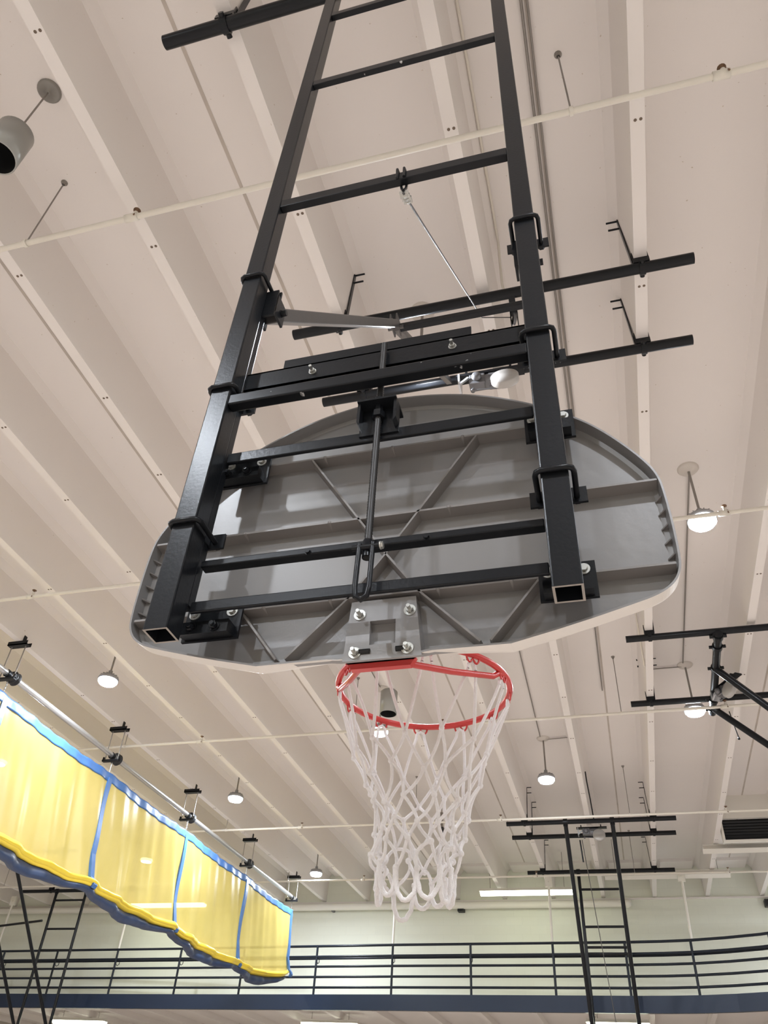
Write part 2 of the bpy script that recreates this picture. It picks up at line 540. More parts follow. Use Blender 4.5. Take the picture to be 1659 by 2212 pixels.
# square-bent U-bolts with tab plates
for (a, b) in (ML, MR):
    for z in (2.325, 1.748, 1.232):
        rr, g = .0072, .012
        x0, x1, yf, yb = a - g, b + g, Y0 - .0085, Y1 + .052
        if a < -.5:
            x0 += .004
        pts = [(x0, yb, z)]
        pts += [(x0, yf + .016, z), (x0 + .004, yf + .005, z), (x0 + .014, yf, z)]
        pts += [(x1 - .014, yf, z), (x1 - .004, yf + .005, z), (x1, yf + .016, z), (x1, yb, z)]
        u = MB().tube(pts, rr, 10).build('u_bolt', 'steel', fr)
        zo = 0.012
        tb = MB().box((a - .034, Y1 + .033, z - .030 + zo), (b + .036, Y1 + .040, z + .016 + zo)).build('tab_plate', 'steel', fr)
        for x in (x0, x1):
            MB().hexbolt((x, Y1 + .041, z), (0, 1, 0), .011, .011, .014).build('nut', 'steel', u)
# jack screw for the height adjustment, with crank loop
sx, sy = -.472, 1.385
mb = MB()
pts, radii = [], []
z = 1.085
while z < 1.88:
    pts.append((sx - (1.5 - z) * 0.0, sy, z)); radii.append(.0098 if len(pts) % 2 else .0082)
    z += .0045
mb.tube(pts, .01, 12, radii=radii)
sj = mb.build('jack_screw', 'thread', fr)
mb = MB()
hw = .0165
mb.tube([(sx - hw, sy - .012, 1.118), (sx - hw, sy - .018, .99), (sx - hw * .8, sy - .019, .966), (sx, sy - .019, .956), (sx + hw * .8, sy - .019, .966), (sx + hw, sy - .018, .99), (sx + hw, sy - .012, 1.118)], .0065, 10)
mb.tube([(sx - .034, sy - .012, 1.108), (sx + .034, sy - .012, 1.108)], .007, 10)
mb.lathe([(.012, 0), (.012, .05), (.0, .05)], (sx, sy, 1.085), (0, 0, 1), 12)
mb.build('crank_loop', 'steel', sj)
MB().hexbolt((sx + .034, sy - .012, 1.108), (1, 0, 0), .009, .008, .010).build('nut', 'bolt', sj)
mb = MB()
mb.box((sx - .055, sy - .028, 1.605), (sx + .055, sy + .055, 1.612))
mb.box((sx - .055, sy + .012, 1.51), (sx + .055, sy + .018, 1.612))
mb.prism([(sx - .055, 1.605), (sx - .047, 1.605), (sx - .047, 1.52), (sx - .055, 1.535)], sy - .02, sy + .015)
mb.prism([(sx + .047, 1.605), (sx + .055, 1.605), (sx + .055, 1.535), (sx + .047, 1.52)], sy - .02, sy + .015)
pl = mb.build('screw_bracket', 'steel', fr)
mb = MB().lathe([(0, 0), (.018, 0), (.018, .022), (.012, .024), (.012, .05), (0, .05)], (sx, sy, 1.558), (0, 0, 1), 6, False)
mb.lathe([(0, 0), (.016, 0), (.016, .02), (0, .02)], (sx, sy, 1.613), (0, 0, 1), 6, False)
mb.build('nut', 'steel', pl)
# knee braces from the uprights back to the overhead pipe
KN = (2.847, 4.05)
for (a, b) in (ML, MR):
    xc = (a + b) / 2 + (.04 if a < -.5 else -.012)
    p = MB()
    p.box((xc - .034, Y1 + .004, 2.20), (xc - .026, Y1 + .075, 2.30))
    p.box((xc + .026, Y1 + .004, 2.20), (xc + .034, Y1 + .075, 2.30))
    p.box((xc - .034, Y1 + .002, 2.18), (xc + .034, Y1 + .009, 2.32))
    pv = p.build('brace_pivot', 'steel', fr)
    MB().hexbolt((xc + .034, Y1 + .05, 2.245), (1, 0, 0), .012, .02, .014).build('pivot_bolt', 'steel', pv)
    MB().bar((xc, Y1 + .045, 2.235), (xc, KN[0], KN[1]), .050, .050, (0, -.8, .6)).build('knee_brace', 'brace', fr, bevel=.004)
    mb = MB()
    mb.bar((xc - .02, KN[0] - .04, KN[1] + .02), (xc - .02, KN[0] + .09, KN[1] + .02), .008, .07)
    mb.bar((xc + .02, KN[0] - .04, KN[1] + .02), (xc + .02, KN[0] + .09, KN[1] + .02), .008, .07)
    mb.tube([(xc - .05, KN[0] + .03, KN[1]), (xc + .05, KN[0] + .03, KN[1])], .014, 10)
    mb.build('knee_hinge', 'brace', fr)
    MB().bar((xc, KN[0] + .03, KN[1] + .01), (xc + .03, 4.43, 5.31), .048, .048, (0, -.6, .8)).build('upper_brace', 'brace', fr, bevel=.004)
MB().bar((-.90, KN[0] + .05, KN[1] + .02), (.0, KN[0] + .05, KN[1] + .02), .04, .04).build('knee_cross_tube', 'steel', fr, bevel=.003)

# ================================================================== BACKBOARD
BX = -.462
HALF = [(0, .887), (.10, .887), (.125, .890), (.30, .889), (.40, .913), (.48, .934), (.56, .957), (.62, .975), (.655, .997), (.675, 1.025), (.684, 1.06), (.686, 1.167),
        (.684, 1.26), (.679, 1.315), (.66, 1.364), (.611, 1.442), (.554, 1.515), (.50, 1.566), (.43, 1.618), (.36, 1.661), (.28, 1.70), (.2, 1.728), (.10, 1.75), (0, 1.757)]
for _ in range(2):                                                   # round the outline off
    H2 = HALF[:6]
    for (xa_, za_), (xb_, zb_) in zip(HALF[5:], HALF[6:]):
        H2 += [(lerp(xa_, xb_, .25), lerp(za_, zb_, .25)), (lerp(xa_, xb_, .75), lerp(za_, zb_, .75))]
    HALF = H2 + [HALF[-1]]
OUT = [(BX + x, z) for x, z in HALF] + [(BX - x, z) for x, z in HALF[-2:0:-1]]


def inset(out, d, cz=1.30):
    res = []
    n = len(out)
    for i in range(n):
        p0, p1, p2 = Vector(out[i - 1]), Vector(out[i]), Vector(out[(i + 1) % n])
        e1 = (p1 - p0).normalized(); e2 = (p2 - p1).normalized()
        nn = Vector((-(e1 + e2).y, (e1 + e2).x)).normalized()
        res.append(tuple(p1 + nn * d))
    return res


bb = thing('backboard', 'fan-shaped grey backboard seen from its ribbed back, on the black frame', 'backboard', (BX, 1.52, .876))
YL, YP, YW = 1.494, 1.533, 1.545        # back lip, pan, playing face
mb = MB()
n = len(OUT)
inn = inset(OUT, .005); inn2 = inset(OUT, .009)
OUT2 = [(x, max(z, .901) if abs(x - BX) < .2 else z) for x, z in OUT]
face = inset(OUT2, .004)
V = [(x, YL, z) for x, z in OUT] + [(x, YL, z) for x, z in inn] + [(x, YP - .004, z) for x, z in inn2] + \
    [(x, YP, z) for x, z in inset(OUT, .020)] + [(x, YW - .008, z) for x, z in face] + [(x, YW, z) for x, z in inset(OUT2, .007)]
fs, mis = [], []
for i in range(n):
    j = (i + 1) % n
    for lvl, mi in ((0, 0), (1, 0), (2, 0)):
        fs.append((lvl * n + j, lvl * n + i, (lvl + 1) * n + i, (lvl + 1) * n + j)); mis.append(mi)
    fs.append((i, j, 4 * n + j, 4 * n + i)); mis.append(1)
    fs.append((4 * n + i, 4 * n + j, 5 * n + j, 5 * n + i)); mis.append(1)
fs.append(tuple(3 * n + i for i in range(n))); mis.append(0)
fs.append(tuple(5 * n + i for i in range(n - 1, -1, -1))); mis.append(1)
mb.v = [Vector(p) for p in V]
mb.f = [list(f) for f in fs]; mb.sm = [False] * len(fs); mb.mi = mis
mb.build('board_shell', ['board', 'board_white'], bb)


def rib(p, q, w=.005, y0=1.498, nubs=()):
    m = MB()
    p3, q3 = Vector((BX + p[0], 0, p[1])), Vector((BX + q[0], 0, q[1]))
    d = (q3 - p3).normalized(); nn = Vector((-d.z, 0, d.x))
    vs = []
    for c in (p3, q3):
        for s_, y, ww in ((-1, y0, w), (1, y0, w), (1, YP + .002, w * 2.4), (-1, YP + .002, w * 2.4)):
            vs.append(c + nn * (s_ * ww / 2) + Vector((0, y, 0)))
    m.add(vs, [(3, 2, 1, 0), (4, 5, 6, 7), (0, 1, 5, 4), (1, 2, 6, 5), (2, 3, 7, 6), (3, 0, 4, 7)])
    for t in nubs:
        c = p3.lerp(q3, t)
        m.lathe([(0, 0), (.005, 0), (.007, .035)], (c.x, y0 - .001, c.z), (0, 1, 0), 10)
    return m.build('stiffening_rib', 'board_rib', bb)


rib((-.50, 1.556), (.50, 1.556), .006, nubs=(.3, .5, .7))
rib((-.672, 1.308), (.672, 1.308), .006, nubs=(.2, .38, .62, .8))
rib((-.672, 1.058), (.672, 1.058), .006, nubs=(.27, .4, .6, .73))
for s_ in (-1, 1):
    rib((s_ * .238, 1.553), (0, 1.182))
    rib((0, 1.182), (s_ * .088, 1.058))
    rib((s_ * .088, 1.058), (s_ * .232, .905))
    rib((s_ * .372, 1.055), (s_ * .255, .905))
    for k in range(5):
        z = 1.09 + .043 * k
        m = MB().add([(BX + s_ * .676, 1.508, z), (BX + s_ * .676, 1.534, z), (BX + s_ * .660, 1.534, z), (BX + s_ * .676, 1.508, z + .004), (BX + s_ * .676, 1.534, z + .004), (BX + s_ * .660, 1.534, z + .004)],
                     [(0, 1, 2), (5, 4, 3), (0, 3, 4, 1), (1, 4, 5, 2), (2, 5, 3, 0)])
        m.build('edge_fin', 'board_rib', bb)
# raised pad behind the hoop, with square recess and four bolts
pad = [(-.075, 1.040), (.083, 1.040), (.100, .880), (-.086, .880)]
rc = [(-.026, .982), (.036, .982), (.038, .918), (-.024, .918)]
mb = MB()
ya = 1.4935
V = [(BX + x, ya, z) for x, z in pad] + [(BX + x, ya, z) for x, z in rc] + [(BX + x, ya + .018, z) for x, z in rc] + [(BX + x, YP + .002, max(z, .906)) for x, z in pad]
fs = [(0, 1, 5, 4), (1, 2, 6, 5), (2, 3, 7, 6), (3, 0, 4, 7), (4, 5, 9, 8), (5, 6, 10, 9), (6, 7, 11, 10), (7, 4, 8, 11), (8, 9, 10, 11), (1, 0, 12, 13), (2, 1, 13, 14), (3, 2, 14, 15), (0, 3, 15, 12)]
mb.add(V, [tuple(reversed(f)) for f in fs])
for x in (-.043, .062):                                              # adjustment slots
    mb.tube([(BX + x - .004, ya - .0008, .901), (BX + x + .022 * (1 if x < 0 else -1), ya - .0008, .901)], .0065, 8, mi=1)
pd = mb.build('hoop_pad', ['board', 'canin'], bb)
for x, z in ((-.052, 1.001), (.070, 1.001), (-.057, .899), (.067, .900)):
    MB().hexbolt((BX + x, ya, z), (0, -1, 0), .0085, .011, .0145, .012).build('bolt', 'bolt', pd)
# four angle brackets that carry the board
for (x0, x1, z0, z1) in ((-.965, -.82, 1.468, 1.572), (-.09, .038, 1.472, 1.572), (-.965, -.815, .962, 1.060), (-.09, .037, .975, 1.072)):
    mb = MB()
    mb.box((x0, 1.474, z0), (x1, 1.482, z1))
    zm = z0 + .030
    ya_, xa, xb = Y1 + .034, x0 + .010, x1 - .010
    mb.add([(x, y, z) for x in (xa, xb) for y, z in ((ya_, zm), (1.476, zm), (1.476, z0 + .004), (ya_, zm - .034))],
           [(0, 1, 2, 3), (7, 6, 5, 4), (0, 3, 7, 4), (3, 2, 6, 7), (0, 4, 5, 1), (1, 5, 6, 2)])
    br = mb.build('angle_bracket', 'steel', bb)
    for x in (x0 + .022, x1 - .026):
        MB().hexbolt((x, 1.474, z1 - .022), (0, -1, 0), .009, .010, .0145).build('bolt', 'bolt', br)
    for x in (x0 + .045, x1 - .045):
        MB().hexbolt((x, Y1 + .034, zm - .018), (0, -1, 0), .010, .012, .014, .006).build('lower_bolt', 'steel', br)

# ================================================================== HOOP
HC, HR, HZ = Vector((-.459, 1.929, 0)), .237, 1.025
hp = thing('hoop', 'red steel basketball hoop under the grey backboard', 'basketball hoop', (HC.x, 1.56, HZ))
ring = [(HC.x + HR * math.cos(2 * math.pi * k / 64), HC.y + HR * math.sin(2 * math.pi * k / 64), HZ) for k in range(64)]
MB().tube(ring, .0088, 12, closed=True).build('ring', 'red', hp)
mb = MB()
mb.box((HC.x - .10, 1.551, .905), (HC.x + .07, 1.558, 1.04))
mb.prism([(HC.x - .10, .912), (HC.x + .07, .912), (HC.x + .057, .891), (HC.x - .087, .891)], 1.551, 1.568)
mb.box((HC.x - .07, 1.551, 1.015), (HC.x + .07, HC.y - HR + .012, 1.021))
mb.build('mounting_plate', 'red', hp)
for x in (-.087, .035):
    MB().tube([(HC.x + x, 1.558, .909), (HC.x + x, 1.575, .909)], .008, 10).build('bolt_end', 'bolt', hp)
for s_ in (-1, 1):
    a = math.radians(-14) if s_ > 0 else math.radians(194)
    e = Vector((HC.x + HR * math.cos(a), HC.y + HR * math.sin(a), HZ - .004))
    p0 = Vector((HC.x - .012 + s_ * .055, 1.566, .904))
    k = p0.lerp(e, .88) + Vector((0, 0, -.008))
    pts = [p0, p0.lerp(k, .5) + Vector((0, 0, -.004)), k, p0.lerp(e, .94) + Vector((0, 0, .002)), e]
    MB().tube(pts, .0082, 10).build('side_strut', 'red', hp)
hook_xy = []
for k in range(12):
    a = 2 * math.pi * (k + .5) / 12
    d = Vector((math.cos(a), math.sin(a), 0)); tdir = Vector((-d.y, d.x, 0))
    c = Vector((HC.x, HC.y, HZ)) + d * HR
    hook_xy.append((c, a))
    pts = []
    for i in range(13):
        u = -1 + 2 * i / 12
        drop = .010 + .013 * abs(math.sin(math.pi * (u + 1)))
        if i in (0, 12):
            drop = .004
        pts.append(c + tdir * (u * .021) + Vector((0, 0, -drop)))
    MB().tube(pts, .0028, 6).build('net_hook', 'red', hp)

# ================================================================== NET
rn = random.Random(11)
rows = [(.985, .231), (.832, .172), (.755, .141), (.690, .123), (.632, .110), (.580, .101), (.534, .095)]
knots = []
for j, (z, r) in enumerate(rows):
    L = []
    for k in range(12):
        a = 2 * math.pi * (k + .5 + (.5 if j % 2 else 0)) / 12
        if j == 0:
            L.append(Vector((HC.x + r * math.cos(a), HC.y + r * math.sin(a), z)))
            continue
        a += rn.uniform(-.08, .08) * min(1, j / 2)
        rr = r * (1 + rn.uniform(-.10, .10))
        dz = rn.uniform(-.014, .014) * (1 if j > 1 else .6)
        L.append(Vector((HC.x - .006 * j / 6 + rr * math.cos(a), HC.y - .004 * j + rr * math.sin(a), z + dz)))
    knots.append(L)


def strand(m, p, q, r=.0042, sag=.004):
    mid = p.lerp(q, .5)
    out = Vector((mid.x - HC.x, mid.y - HC.y, 0)).normalized()
    w = Vector((rn.uniform(-1, 1), rn.uniform(-1, 1), rn.uniform(-1, 1))) * sag
    pts = []
    for i in range(7):
        t = i / 6
        b = 4 * t * (1 - t)
        pts.append(p.lerp(q, t) + w * b - out * (sag * .7 * b))
    m.tube(pts, r, 7, caps=False)


mb = MB()
for j in range(len(rows) - 1):
    for k in range(12):
        p = knots[j][k]
        if j % 2 == 0:
            nb = (knots[j + 1][k - 1], knots[j + 1][k])
        else:
            nb = (knots[j + 1][k], knots[j + 1][(k + 1) % 12])
        for s_, q in zip((-1, 1), nb):
            pp = p
            if j == 0:
                a = hook_xy[k][1]
                pp = p + Vector((-math.sin(a), math.cos(a), 0)) * (s_ * .012)
            strand(mb, pp, q, sag=.004 + .002 * j)
    if j == 0:                                                       # loop ends over the hooks
        for k in range(12):
            a = hook_xy[k][1]; t_ = Vector((-math.sin(a), math.cos(a), 0)); p = knots[0][k]
            mb.tube([p - t_ * .012, p - t_ * .010 + Vector((0, 0, .014)), p + Vector((0, 0, .021)), p + t_ * .010 + Vector((0, 0, .014)), p + t_ * .012], .0042, 7, caps=False)
for j in range(1, len(rows)):                                        # knots
    for k in range(12):
        c = knots[j][k]
        mb.lathe([(0, -.0085), (.0062, -.005), (.0075, 0), (.0062, .005), (0, .0085)], c, (rn.uniform(-.4, .4), rn.uniform(-.4, .4), 1), 8)
for k in range(12):                                                  # hanging end loops
    p, q = knots[-1][k], knots[-1][(k + 1) % 12]
    mid = p.lerp(q, .5)
    dz = rn.uniform(.052, .074)
    lift = rn.random() < .12
    pts = []
    for i in range(13):
        t = i / 12
        c = p.lerp(q, .5 - .5 * math.cos(math.pi * t))
        pts.append(c + Vector((rn.uniform(-.002, .002), rn.uniform(-.002, .002), -dz * math.sin(math.pi * t) ** .8 * (.3 if lift else 1))))
    mb.tube(pts, .0056, 7, caps=False)
tag(mb.build('basketball_net', 'rope'), 'white rope basketball net hanging from the red hoop', 'net')

# ================================================================== OVERHEAD PIPES OF THE BACKSTOPS
RIBS_HANG = (-1.674, .764)


def pipe_hanger(parent, x, y, zc, r, m='steel', side=1):
    """clamp round the pipe under a rib, with straps up both sides of the rib and through bolts near the slab"""
    mb = MB()
    mb.lathe([(r + .002, -.022), (r + .011, -.022), (r + .011, .022), (r + .002, .022)], (x, y, zc), (1, 0, 0), 18, False)
    mb.box((x - .060, y - .045, zc + r * .5), (x + .060, y + .045, RIB_Z))
    mb.box((x - .060, y - .035, RIB_Z - .02), (x - .051, y + .035, RIB_Z + .09))
    mb.box((x + .051, y - .035, RIB_Z - .02), (x + .060, y + .035, RIB_Z + .09))
    for s_ in (-1, 1):
        mb.tube([(x, y + s_ * (r + .005), zc - .004), (x, y + s_ * (r + .03), zc - .004)], .018, 10)
    h = mb.build('hanger_clamp', m, parent)
    mb = MB()
    p0 = Vector((x + side * .062, y, zc + .05)); p1 = Vector((x + side * .092, y, SLAB_Z - .03))
    mb.bar(p0, p1, .038, .008, (1, 0, 0))
    for dz in (.05, .16):
        c = p1.lerp(p0, dz / (p1.z - p0.z))
        mb.tube([c - Vector((side * .01, 0, 0)), c + Vector((side * .09, 0, 0))], .0085, 8)
    mb.build('strap', m, h)
    mb = MB()
    for dz in (.08, .19):
        c = Vector((x - side * .085, y, SLAB_Z - dz))
        mb.lathe([(.014, 0), (.014, .02), (0, .02)], c, (-side, 0, 0), 8, False)
    mb.build('bolt_head', m, h)


def overhead_pipe(x0, x1, y, label, group, ribs=RIBS_HANG, r=.0433, z=5.36):
    t = thing('overhead_pipe', label, 'pipe', ((x0 + x1) / 2, y, z), group)
    mb = MB().tube([(x0, y, z), (x1, y, z)], r, 20)
    mb.build('pipe', 'steel', t)
    for x in ribs:
        if min(x0, x1) < x < max(x0, x1):
            pipe_hanger(t, x, y, z, r, 'steel', 1 if x < (x0 + x1) / 2 else -1)
    return t


G = 'black pipes over the near backstop'
overhead_pipe(-2.09, 1.15, 1.372, 'thick black overhead pipe at the very top, above the ladder frame', G)
overhead_pipe(-2.07, 1.137, 3.688, 'black overhead pipe crossing right behind the near ladder frame', G)
overhead_pipe(-2.065, 1.15, 4.466, 'black overhead pipe just above the backboard top, carrying the winch', G)


# ------------------------------------------------------------------ winch
def winch(org, label, rot=0.0, drum_up=True):
    x, y, z = org
    t = thing('winch', label, 'winch', org)
    R = Matrix.Rotation(rot, 3, 'Z')

    def tr(mb):
        for p in mb.v:
            q = R @ (p - Vector(org)); p.x, p.y, p.z = q.x + x, q.y + y, q.z + z
        return mb
    mb = MB()
    mb.box((x - .28, y - .05, z + .03), (x + .30, y + .05, z + .05))
    mb.box((x - .20, y - .045, z + .05), (x - .18, y + .045, z + .09)); mb.box((x + .18, y - .045, z + .05), (x + .20, y + .045, z + .09))
    tr(mb).build('mounting_plate', 'steel', t)
    mb = MB().lathe([(0, -.02), (.055, -.02), (.065, 0), (.065, .15), (.05, .17), (.05, .20), (0, .20)], (x - .02, y, z - .04), (1, 0, 0), 20)
    for k in range(8):
        a = k * math.pi / 4
        mb.bar((x, y + .066 * math.cos(a), z - .04 + .066 * math.sin(a)), (x + .12, y + .066 * math.cos(a), z - .04 + .066 * math.sin(a)), .008, .008)
    tr(mb).build('motor', 'grey', t)
    mb = MB().box((x - .17, y - .05, z - .09), (x - .03, y + .05, z + .03))
    mb.lathe([(0, 0), (.04, 0), (.045, .02), (.03, .05), (0, .05)], (x - .10, y - .05, z - .03), (0, -1, 0), 16)
    tr(mb).build('gearbox', 'grey', t, bevel=.01)
    mb = MB().lathe([(0, -.012), (.11, -.012), (.118, 0), (.118, .05), (.11, .06), (0, .06)], (x + .14, y - .05, z - .13), (0, -.97, .25), 28)
    tr(mb).build('drum_cover', 'greylight', t)
    mb = MB().box((x - .26, y - .07, z - .10), (x - .245, y + .07, z + .04)).bar((x - .25, y - .06, z - .09), (x - .17, y - .06, z - .02), .02, .02)
    tr(mb).build('side_bracket', 'silver', t)
    mb = MB().tube([(x - .14, y - .02, z - .14), (x + .10, y, z - .15)], .006, 8).lathe([(0, 0), (.018, 0), (.018, .03), (0, .03)], (x - .14, y - .02, z - .16), (0, 0, 1), 10)
    tr(mb).build('drive_shaft', 'grey', t)
    return t


winch((-.53, 4.41, 5.24), 'grey motor winch with round pale drum cover, between backboard top and black pipe')

# hoisting cable of the near backstop
cb = thing('hoist_cable', 'thin steel cable from the ladder rung to the overhead pulley', 'cable', (-.45, 1.34, 2.67))
P = [Vector((-.436, 1.352, 2.70)), Vector((-.48, 3.74, 5.185)), Vector((-.26, 3.80, 5.20))]
MB().tube(P, .0045, 8).build('wire', 'cable', cb)
mb = MB()
d = (P[1] - P[0]).normalized()
for t_ in (.02, .055, .09):
    c = P[0] + d * t_
    mb.lathe([(0, -.010), (.014, -.008), (.014, .008), (0, .010)], c, d, 8, False)
    mb.box((c.x - .016, c.y - .012, c.z - .006), (c.x + .016, c.y + .012, c.z + .006))
mb.build('cable_clamp', 'bolt', cb)
mb = MB()
for dx in (-.013, .013):
    mb.tube([(-.446 + dx, Y0 - .002, 2.79), (-.446 + dx, Y0 - .006, 2.845), (-.446 + dx, Y0 + .02, 2.856), (-.446 + dx, Y0 + .046, 2.845), (-.440 + dx * .6, Y0 + .03, 2.76), (-.436, 1.350, 2.715)], .0055, 8)
mb.build('shackle', 'steel', cb)
pu = thing('cable_pulley', 'small black cable pulley hanging behind the right upright', 'pulley', (-.25, 3.82, 5.2))
MB().lathe([(0, -.012), (.045, -.012), (.052, -.009), (.042, 0), (.052, .009), (.045, .012), (0, .012)], (-.235, 3.82, 5.20), (1, .35, 0), 22).build('wheel', 'grey', pu)
mb = MB().box((-.265, 3.79, 5.14), (-.258, 3.85, 5.30)).box((-.212, 3.79, 5.14), (-.205, 3.85, 5.30)).box((-.265, 3.74, 5.29), (-.205, 3.86, 5.30))
mb.bar((-.235, 3.75, 5.30), (-.235, 3.69, 5.33), .05, .02)
mb.build('pulley_frame', 'steel', pu)

# ================================================================== SPRINKLER PIPES
PZ = 5.22
SP = [(.447 * PZ, 'cream sprinkler pipe crossing the top of the picture in front of the ceiling ribs'), (1.270 * PZ, 'cream sprinkler pipe passing behind the backboard'),
      (2.105 * PZ, 'cream sprinkler pipe level with the lower half of the hoop'), (2.912 * PZ, 'cream sprinkler pipe crossing behind the lower net'),
      (3.62 * PZ, 'cream sprinkler pipe farthest back, in front of the lit strip light')]
for i, (y, lab) in enumerate(SP):
    t = thing('sprinkler_pipe', lab, 'sprinkler pipe', (-3, y, PZ), 'sprinkler pipes under the ceiling')
    MB().tube([(XL + .1, y, PZ), (XR - .1, y, PZ)], .021, 12).build('pipe', 'pipe', t)
    xs = [-3.72 + 4.05 * k for k in range(-3, 4)]
    for x in xs:
        mb = MB().tube([(x, y, PZ), (x, y, SLAB_Z)], .006, 8)
        mb.lathe([(0.012, 0), (.028, .03), (.028, .035)], (x, y, SLAB_Z - .035), (0, 0, 1), 12)
        h = mb.build('hanger_rod', 'rod', t)
        MB().lathe([(.023, -.012), (.030, -.012), (.030, .012), (.023, .012)], (x, y, PZ), (1, 0, 0), 14, False).build('pipe_ring', 'pipe', h)
    for x in [-2.82 + 4.05 * k + .25 * i for k in range(-3, 4)]:
        mb = MB().lathe([(.022, -.05), (.03, -.05), (.03, .05), (.022, .05)], (x, y, PZ), (1, 0, 0), 14)
        mb.tube([(x + .02, y, PZ + .015), (x + .02, y, PZ + .06)], .018, 10)
        fit = mb.build('pipe_fitting', 'pipe', t)
        mb = MB().lathe([(.009, 0), (.009, .03), (.028, .032), (.028, .036), (0, .038)], (x + .02, y, PZ + .055), (0, 0, 1), 12)
        mb.tube([(x + .035, y - .02, PZ + .02), (x + .04, y - .03, PZ - .025)], .006, 6)
        mb.build('sprinkler_head', 'brass', fit)

# ================================================================== HIGH-BAY LAMPS
LZ = 5.43


def lamp(x, y, label, first=[None]):
    if first[0] is None:
        t = thing('high_bay_lamp', label, 'ceiling lamp', (x, y, LZ - .04), 'high-bay lamps of the gym')
        MB().lathe([(0, 0), (.03, 0), (.05, .012), (.10, .022), (.115, .04), (.115, .05)], (x, y, SLAB_Z - .05), (0, 0, 1), 24).build('ceiling_canopy', 'canopy', t)
        MB().tube([(x, y, LZ + .10), (x, y, SLAB_Z - .04)], .014, 10).build('stem', 'rod', t)
        mb = MB().lathe([(0, .12), (.03, .12), (.035, .045), (.10, .035), (.145, .012), (.152, -.01), (.152, -.036), (.142, -.036)], (x, y, LZ), (0, 0, 1), 28)
        for k in range(14):
            a = 2 * math.pi * k / 14
            mb.bar((x + .05 * math.cos(a), y + .05 * math.sin(a), LZ + .045), (x + .13 * math.cos(a), y + .13 * math.sin(a), LZ + .025), .004, .03)
        mb.build('housing', 'housing', t)
        mb = MB().lathe([(.118, -.092), (.06, -.098), (0, -.10)], (x, y, LZ), (0, 0, 1), 20)
        mb.lathe([(.146, -.034), (.144, -.065), (.118, -.092)], (x, y, LZ), (0, 0, 1), 20, True, 1)
        mb.build('lens', ['lens', 'lens_side'], t)
        first[0] = t
        return t
    s0 = first[0]
    o = parent_origin[s0.name]
    return copy_thing(s0, (x - o.x, y - o.y, 0), label)


for (a, b, lab) in (
        (.243, 1.278, 'glaring lamp hanging right of the backboard, nearest one on the right'),
        (.254, 2.103, 'glaring lamp in front of the right black pipe pair'),
        (-.188, 2.53, 'glaring lamp right of the net, above the far ladder frame'),
        (-.632, 2.10, 'glaring lamp shining through the left side of the net'),
        (-1.294, 1.674, 'glaring lamp below the left corner of the backboard, nearest in the left row'),
        (-1.296, 2.565, 'glaring lamp above the middle of the yellow curtain'),
        (-1.303, 3.484, 'small far lamp above the right end of the yellow curtain'),
        (-1.984, 2.137, 'lamp glowing through the yellow curtain at the left edge')):
    lamp(a * LZ, b * LZ, lab)
lamp(-1.10, 4.25, 'glaring lamp hidden behind the upper channel of the near ladder frame')
HIDDEN = [(-3.4, -2.0), (-7.0, 4.2), (-7.0, -1.5), (1.35, -2.2), (5.6, 4.5), (5.6, 9.5), (5.6, 14.5), (5.6, -1.5), (-10.7, 5.5), (-10.9, 17.5), (-15, 8), (-15, 14), (-15, 1), (9.5, 2), (9.5, 8.5), (-3.4, -6), (4, -6), (-10.7, -3.5), (5.6, 18.3)]
for x, y in HIDDEN:
    lamp(x, y, 'high-bay lamp of the gym outside the picture')['group'] = 'high-bay lamps outside the picture'

# pendant grey canisters (unlit)
for k, (cx, cy, z0, lab) in enumerate(((-3.42, 1.66, 5.08, 'brushed grey unlit canister pendant at the upper left edge'), (-2.95, 10.2, 5.08, 'grey unlit canister pendant seen inside the hoop'))):
    t = thing('canister_pendant', lab, 'pendant', (cx, cy, z0), 'grey canister pendants')
    MB().lathe([(0, 0), (.02, 0), (.02, .012), (.075, .016), (.09, .03), (.09, .04)], (cx, cy, SLAB_Z - .04), (0, 0, 1), 24).build('ceiling_canopy', 'canopy_grey' if k == 0 else 'canopy', t)
    MB().tube([(cx, cy, z0 + .34), (cx, cy, SLAB_Z - .03)], .007, 8).build('stem', 'rod', t)
    mb = MB().lathe([(0, .36), (.11, .36), (.125, .345), (.125, 0), (.115, 0)], (cx, cy, z0), (0, 0, 1), 32)
    mb.lathe([(.115, 0), (.115, .3), (0, .3)], (cx, cy, z0), (0, 0, 1), 32, True, 1)
    mb.build('can', ['can', 'canin'], t)

# ================================================================== CONDUITS
cz = SLAB_Z - .03


def conduit(pts, r, m, label, nm='conduit'):
    return tag(MB().tube(pts, r, 8).build(nm, m), label, 'conduit')


mb = MB().tube([(.118, -2, cz), (.118, 12.0, cz)], .010, 8).tube([(.160, -2, cz), (.160, 9.0, cz)], .008, 8)
tag(mb.build('conduit', 'rod'), 'pair of thin grey conduits along the ceiling joint right of the ladder frame', 'conduit')
conduit([(-.303, -2, cz), (-.303, 3.45, cz), (-.303, 3.66, cz - .03), (-.305, 3.70, 5.9), (-.30, 3.70, 5.52), (-.29, 3.69, 5.41)], .011, 'pipe', 'thin cream conduit dropping to the black pipe beside the right upright')
conduit([(1.33, 6.95, cz), (1.345, 11.3, cz)], .010, 'rod', 'grey conduit linking the two lamps on the right')
conduit([(1.345, 11.42, cz), (.90, 11.42, cz), (.86, 11.42, 5.9)], .010, 'rod', 'short grey conduit from the right lamp to the rib')
conduit([(-1.06, 13.75, cz), (-.52, 13.7, cz)], .009, 'rod', 'short conduit beside the lamp right of the net')
conduit([(-1.0, 8.0, cz), (-1.06, 13.6, cz)], .009, 'rod', 'long thin conduit running to the lamp right of the net')
